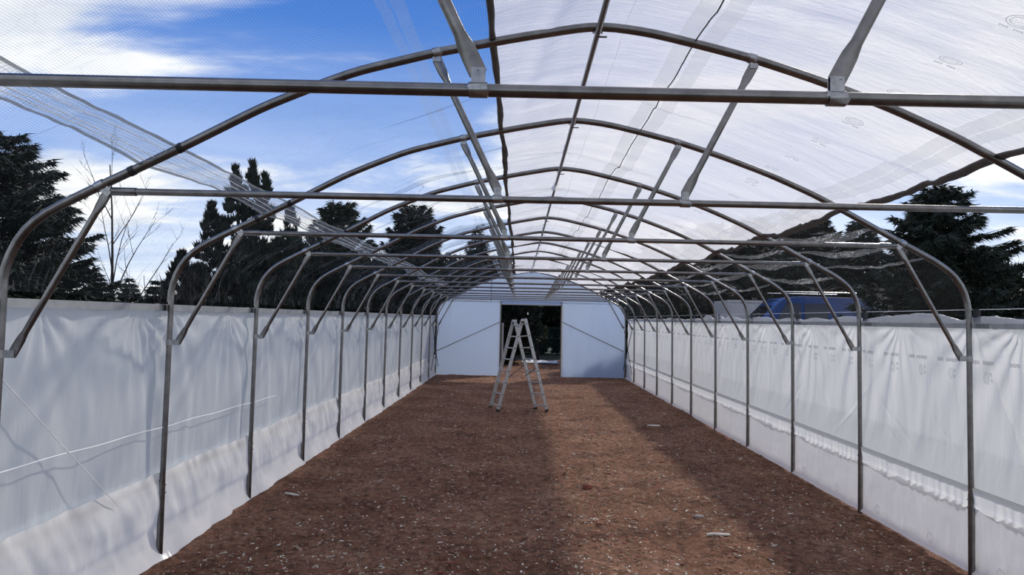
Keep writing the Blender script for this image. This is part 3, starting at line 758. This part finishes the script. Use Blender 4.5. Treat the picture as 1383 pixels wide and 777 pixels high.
conifer('evergreen_tree', 'dark round-topped evergreen in the middle left background', -4.4, 32, 6.55, 1.75, 9, 60000, .30, .06, 'foliage_cypress', .03, .42, -.3, .5, 26)
bare('bare_tree', 'thin leafless tree behind the round-topped evergreen', -5.5, 35, 6.6, 14, .5, 3, .05)
conifer('conifer_tree', 'dark conifer seen through the clear film left of the ridge', -2.0, 36, 6.5, 1.9, 10, 24000, .34, .07)
conifer('conifer_tree', 'small pointed conifer between the evergreen and the seam', -3.2, 37, 5.2, 1.1, 11, 12000, .32, .07)
fill = [(-8.2, 27.5, 4.6, 2.0, 'dense low evergreen between cypress and pine'), (-6.2, 28, 4.1, 1.9, 'dense low evergreen in front of the pine'), (-4.6, 29, 4.2, 1.9, 'dense low evergreen below the round-topped tree'),
        (-2.9, 31, 4.3, 1.9, 'dense low evergreen left of the end wall'), (-1.0, 34, 4.2, 2.0, 'dense low evergreen just behind the end wall')]
for i, (x, y, h, r_, t) in enumerate(fill):
    clumpy('evergreen_bush', t, x, y, h, r_, 80+i, 220, 40000, .28, .085, 'foliage_cypress', .4, .02, cat='bush', group='dense evergreens behind the left wall')

# right of the tunnel
conifer('spruce_tree', 'big open-branched spruce standing free behind the right wall', 8.75, 16, 4.32, 2.45, 21, 75000, .20, .036, z0=.01, pw=.68, droop=.25, rise=.35, whorls=24)
conifer('spruce_tree', 'smaller spruce just left of the big right spruce', 13.3, 30.2, 5.5, 2.3, 22, 45000, .30, .06, z0=.01, pw=.7)
rt_ = [(8.3, 19.5, 5.0, 2.0, 'dark conifer behind the blue van, at its right end'), (8.0, 32.5, 5.5, 2.8, 'dark conifer behind the blue van roof'), (10.2, 33.5, 6.0, 2.8, 'tall dark conifer behind the grey box body'), (12.4, 33.5, 6.6, 2.8, 'dark conifer behind the right end of the grey box body'),
       (6.2, 34, 4.9, 2.4, 'dark conifer left of the blue van'), (4.5, 36, 4.8, 2.3, 'dark conifer right behind the end wall'), (15.4, 29, 6.4, 2.4, 'dark conifer between van and big spruce')]
for i, (x, y, h, r_, t) in enumerate(rt_):
    if i == 0: continue
    conifer('conifer_tree', t, x, y, h, r_, 120+i, 45000, .34, .09, group='dark conifers behind the right wall', z0=.0, pw=.55)
for i, (x, y, h, r_, t) in enumerate(((6.6, 31.0, 3.7, 1.9, 'dense dark bush left of the grey box body'), (4.6, 30.5, 3.6, 1.6, 'dense dark bush beside the end wall'), (10.4, 31.6, 3.9, 2.2, 'dense dark bush behind the blue van'), (14.6, 25.5, 3.3, 2.2, 'dense dark bush right of the grey box body'))):
    clumpy('evergreen_bush', t, x, y, h, r_, 150+i, 200, 36000, .28, .09, 'foliage_cypress', .3, .0, cat='bush', group='dense evergreens behind the right wall')
# beyond the doorway
for i, (x, y, h, r_, t) in enumerate(((-1.6, 44, 5.2, 2.4, 'dark evergreen at the left of the doorway view'), (1.4, 45, 5.4, 2.6, 'dark evergreen in the middle of the doorway view'), (4.2, 44, 5.2, 2.4, 'dark evergreen at the right of the doorway view'))):
    clumpy('evergreen_tree', t, x, y, h, r_, 180+i, 260, 60000, .36, .12, 'foliage_cypress', .3, .0, group='dark evergreens beyond the doorway')
clumpy('shrub', 'paler leafy shrub behind the ladder, seen through the doorway', .95, 38.5, 2.0, .62, 190, 40, 3500, .12, .05, 'foliage_shrub', .2, .35, cat='bush', group=None)

# fence beyond the doorway
fe = empty('mesh_fence', (0, 40.5, -.07)); tag(fe, 'dark green wire mesh fence beyond the doorway', 'fence')
for x in (-3.4, -1.3, .85, 2.9, 5.0): MB().tube([(x, 0, -.1), (x, 0, 1.62)], .03, 8).obj('post', 'fence_green', fe)
for z in (.1, 1.0, 1.55): MB().tube([(-3.4, 0, z), (5, 0, z)], .012, 6).obj('wire_rail', 'fence_green', fe)
mw = MB()
for i in range(-20, 60):
    x = i*.15-3.4; a = max(0, (-3.4-x)/1.5); b_ = min(1, (5-x)/1.5)
    for s_ in (1, -1):
        if b_ > a: mw.tube([(x+1.5*a, 0, (.05+1.5*a) if s_ > 0 else 1.55-1.5*a), (x+1.5*b_, 0, (.05+1.5*b_) if s_ > 0 else 1.55-1.5*b_)], .004, 4, caps=False)
m_ = mw.obj('mesh_wires', 'fence_green', fe)
po = empty('stake', (-.62, 30, -.05)); MB().tube([(0, 0, -.1), (0, 0, 1.78)], .035, 8).tube([(0, 0, 1.78), (0, 0, 1.80)], [.04, .03], 8).obj('post', 'stick_grey', po); tag(po, 'pale upright post left of the ladder beyond the doorway', 'post')
gx, gy = np.meshgrid(np.linspace(-.75, .85, 40), np.linspace(-.9, .9, 20), indexing='ij')
P = np.stack([gx+.06*fbm(gy*4, gx*3, 500, 2), gy, .05+.10*np.abs(fbm(gx*3.3, gy*3, 501, 3))*np.clip(1-np.abs(gy)/.9, 0, 1)], -1)
tp = link('crumpled_tarp', gridmesh('crumpled_tarp', P, 'tarp_white')); tp.location = (.92, 34.5, -.03); tag(tp, 'crumpled white sheet lying on the ground beyond the doorway', 'tarp')

# ------------------------------------------------------------------ van and grey box body behind the right wall
gz0 = float(terr(9, 24))-.02
vn = empty('van', (8.70, 24, gz0-.01)); vn.scale = (1.08, 1.08, 1.06); tag(vn, 'blue van with roof bars behind the right wall', 'van')
prof_v = [(-2.05, .35), (-2.08, .75), (-2.0, 1.02), (-1.45, 1.14), (-.85, 1.78), (-.65, 1.90), (-.2, 1.95), (1.4, 1.93), (1.72, 1.86), (1.86, 1.62), (2.02, 1.0), (2.05, .4), (1.85, .32), (-1.9, .30)]
def loft(mb, prof_, hw):
    n = len(prof_); V = []; st = [(-hw, .90), (-hw*.97, .97), (-hw*.80, 1.0), (hw*.80, 1.0), (hw*.97, .97), (hw, .90)]
    cx = 0; cz = 1.05
    for yy, sc_ in st:
        for x_, z_ in prof_:
            inset = .18*max(0, z_-1.05)*np.sign(yy)
            V.append((cx+(x_-cx)*(.94+.06*(sc_-.9)*10), yy-inset*abs(yy)/hw, cz+(z_-cz)*(.94+.06*(sc_-.9)*10)))
    F = [(i*n+k, i*n+(k+1) % n, (i+1)*n+(k+1) % n, (i+1)*n+k) for i in range(len(st)-1) for k in range(n)]
    F += [tuple(range(n-1, -1, -1)), tuple((len(st)-1)*n+k for k in range(n))]
    return mb.add(V, F)
body = loft(MB(), prof_v, .90).obj('body', 'van_blue', vn, True, 35)
for x0, x1 in ((-1.0, -.25), (-.15, .5)):
    sl = .35 if x0 < -.9 else 0
    MB().add([(x0, -.895, 1.12), (x1, -.895, 1.12), (x1, -.79, 1.74), (x0+sl, -.79, 1.74), (x0, -.86, 1.12), (x1, -.86, 1.12), (x1, -.75, 1.74), (x0+sl, -.75, 1.74)],
             [(0, 1, 2, 3), (4, 7, 6, 5), (0, 4, 5, 1), (1, 5, 6, 2), (2, 6, 7, 3), (3, 7, 4, 0)]).obj('window', 'glass_dark', vn, False)
MB().add([(-1.46, -.66, 1.17), (-1.46, .66, 1.17), (-.80, .60, 1.82), (-.80, -.60, 1.82), (-1.40, -.66, 1.10), (-1.40, .66, 1.10), (-.74, .60, 1.76), (-.74, -.60, 1.76)], [(0, 1, 2, 3), (4, 7, 6, 5), (0, 4, 5, 1), (1, 5, 6, 2), (2, 6, 7, 3), (3, 7, 4, 0)]).obj('windscreen', 'glass_dark', vn, False)
for yy in (-.66, .66):
    rb_ = MB().tube([(-.70, yy, 2.06), (1.35, yy, 2.06)], .016, 8).obj('roof_bar', 'clamp_steel', vn)
    for x_ in (-.55, .3, 1.2): MB().tube([(x_, yy, 1.88), (x_, yy, 2.06)], .014, 6).obj('foot', 'black_plastic', rb_)
for x_ in (-1.3, 1.3):
    for yy in (-.82, .82):
        wh = MB().tube([(x_, yy-.1, .33), (x_, yy-.1, .33), (x_, yy+.1, .33), (x_, yy+.1, .33)], [.28, .34, .34, .28], 20).obj('wheel', 'tyre', vn)
        MB().tube([(x_, yy-.11, .33), (x_, yy+.11, .33)], .19, 14).obj('rim', 'clamp_steel', wh)
bx = empty('box_trailer', (9.95, 27.2, gz0)); tag(bx, 'pale grey box body standing behind the blue van', 'trailer')
MB().box((0, 0, 1.15), (5.7, 1.9, 1.66)).obj('body', 'box_grey', bx, False)
for x_ in (-2.84, -1.9, -.95, 0, .95, 1.9, 2.84): MB().box((x_, -.96, 1.15), (.05, .03, 1.66)).obj('panel_rib', 'box_grey', bx, False)
MB().box((0, -.96, 1.95), (5.74, .05, .07)).obj('top_edge', 'box_grey', bx, False)
for x_ in (-1.2, 1.2):
    for yy in (-.75, .75): MB().tube([(x_, yy-.1, .32), (x_, yy+.1, .32)], .33, 18).obj('wheel', 'tyre', bx)

# ------------------------------------------------------------------ chips and litter on the soil
def chip_mesh(name, mat, l, w_, t_, seed):
    q = random.Random(seed); n = 5; top = []
    for i in range(n):
        a = 6.283*i/n+q.uniform(-.3, .3); top.append((math.cos(a)*l/2*q.uniform(.75, 1.1), math.sin(a)*w_/2*q.uniform(.7, 1.1)))
    m = MB(); m.add([(x, y, 0) for x, y in top]+[(x*.92, y*.92, t_*q.uniform(.7, 1.3)) for x, y in top], [tuple(range(n-1, -1, -1)), tuple(range(n, 2*n))]+[(i, (i+1) % n, n+(i+1) % n, n+i) for i in range(n)])
    return m.mesh(name, mat, False)
kinds = [('wood_chip', 'chip_pale', 'pale wood chip lying flat on the brown soil', 'pale wood chips on the soil', .046, .020, .008),
         ('wood_chip', 'chip_tan', 'dull tan wood chip lying on the brown soil', 'tan wood chips on the soil', .058, .020, .009),
         ('bark_piece', 'chip_red', 'reddish brown bark piece lying on the soil', 'red bark pieces on the soil', .06, .034, .014)]
q = random.Random(99)
protos = [[chip_mesh(k[0], k[1], k[4]*s_, k[5]*(.7+.3*s_), k[6], 5+i) for i, s_ in enumerate((.7, 1., 1.3, 1.8, .9))] for k in kinds]
big = []
for i in range(300):
    ki = 0 if q.random() < .5 else (1 if q.random() < .6 else 2)
    y = 5.3+9.5*q.random()**1.6; x = q.uniform(-2.6, 3.45)
    o = link(kinds[ki][0], q.choice(protos[ki])); z = float(floorz(np.array([x]), np.array([y]))[0])
    o.location = (x, y, z-.001); o.rotation_euler = (q.uniform(-.12, .12), q.uniform(-.12, .12), q.uniform(0, 6.28))
    s_ = q.uniform(.45, 1.1); o.scale = (s_, s_, s_)
    tag(o, kinds[ki][2], 'wood chip' if ki < 2 else 'bark', kinds[ki][3])
def many(name, mat, n, l, w_, seed, label):
    rng = np.random.default_rng(seed)
    y = 4.8+28*rng.uniform(0, 1, n)**1.9; x = rng.uniform(-2.62, 3.52, n)
    out_ = (y > 25.8) & ((x < -.5) | (x > 1.3)); x[out_] = rng.uniform(-.5, 1.3, out_.sum())
    dens = fbm(x*1.3, y*.8, 555, 3); keep = dens > -.55+.5*rng.uniform(-1, .6, n); x, y = x[keep], y[keep]; n = len(x)
    z = floorz(x, y); a = rng.uniform(0, 6.28, n); L = l*np.clip(np.exp(rng.normal(-.15, .5, n)), .3, 2.4); W = w_*rng.uniform(.5, 1.3, n); H = .006*rng.uniform(.5, 1.6, n); tl = rng.uniform(-.25, .25, (n, 2))
    V = np.zeros((n, 8, 3)); k = 0
    for zz in (0, 1):
        for sx, sy in ((-1, -1), (1, -.8), (.9, 1), (-.85, .9)):
            u = sx*L/2; v_ = sy*W/2
            V[:, k, 0] = x+u*np.cos(a)-v_*np.sin(a); V[:, k, 1] = y+u*np.sin(a)+v_*np.cos(a); V[:, k, 2] = z-.003+zz*H+u*tl[:, 0]+v_*tl[:, 1]; k += 1
    f = np.array([(4, 5, 6, 7), (0, 1, 5, 4), (1, 2, 6, 5), (2, 3, 7, 6), (3, 0, 4, 7)])
    F = (np.arange(n)[:, None, None]*8+f[None]).reshape(-1, 4)
    o = link(name, rawmesh(name, V.reshape(-1, 3), F, mat, smooth=False)); tag(o, label, 'wood chips', None, 'stuff')
many('pale_chip_litter', 'chip_pale', 4200, .022, .010, 1, 'fine pale wood chip litter scattered over the soil')
many('tan_chip_litter', 'chip_tan', 12000, .028, .010, 2, 'fine tan wood chip litter scattered over the soil')
many('red_bark_litter', 'chip_red', 9000, .030, .015, 3, 'fine reddish bark litter scattered over the soil')
def fz(x, y): return float(floorz(np.array([x]), np.array([y]))[0])
def stick(name, label, x, y, L, r_, rz, mat='stick_grey', cat='stick'):
    o = MB().tube([(-L/2, 0, 0), (-L/4, .004, r_*.3), (L/4, -.004, r_*.2), (L/2, .002, 0)], [r_*.8, r_, r_*.95, r_*.6], 8).obj(name, mat)
    o.location = (x, y, fz(x, y)+r_*.7); o.rotation_euler = (0, 0, rz); tag(o, label, cat)
stick('stick', 'short grey stick lying right of centre on the soil', 1.86, 7.87, .09, .016, .1)
stick('stick', 'pale split stick lying on the soil at lower right', 1.89, 7.24, .22, .015, .05, 'chip_pale')
stick('stick', 'pale flat stick lying far right on the soil', 2.58, 14.6, .24, .018, .1, 'chip_pale')
stick('stick', 'tan stick lying on the soil at lower left', -1.80, 6.5, .13, .013, 2.3, 'chip_tan')
stick('stick', 'pale short board piece by the left wall foot', -2.42, 8.4, .18, .014, -.4, 'chip_pale')
o = link('soil_clod', None)
bpy.data.objects.remove(o)
mb = MB(); n_, m2 = 7, 10
qv = random.Random(3)
mb.add([(0, 0, -.03)]+[((.055+qv.uniform(-.012, .012))*math.sin(math.pi*(i+1)/(n_+1))*math.cos(6.283*k/m2), (.04+qv.uniform(-.01, .01))*math.sin(math.pi*(i+1)/(n_+1))*math.sin(6.283*k/m2), -.035*math.cos(math.pi*(i+1)/(n_+1))+.005) for i in range(n_) for k in range(m2)]+[(0, 0, .042)],
       [(0, 1+(k+1) % m2, 1+k) for k in range(m2)]+[(1+i*m2+k, 1+i*m2+(k+1) % m2, 1+(i+1)*m2+(k+1) % m2, 1+(i+1)*m2+k) for i in range(n_-1) for k in range(m2)]+[(1+(n_-1)*m2+k, 1+(n_-1)*m2+(k+1) % m2, 1+n_*m2) for k in range(m2)])
o = mb.obj('soil_clod', 'chip_red', None, False); o.location = (.84, 9.1, fz(.84, 9.1)+.022); tag(o, 'dark red clod lying in the middle of the soil', 'clod')
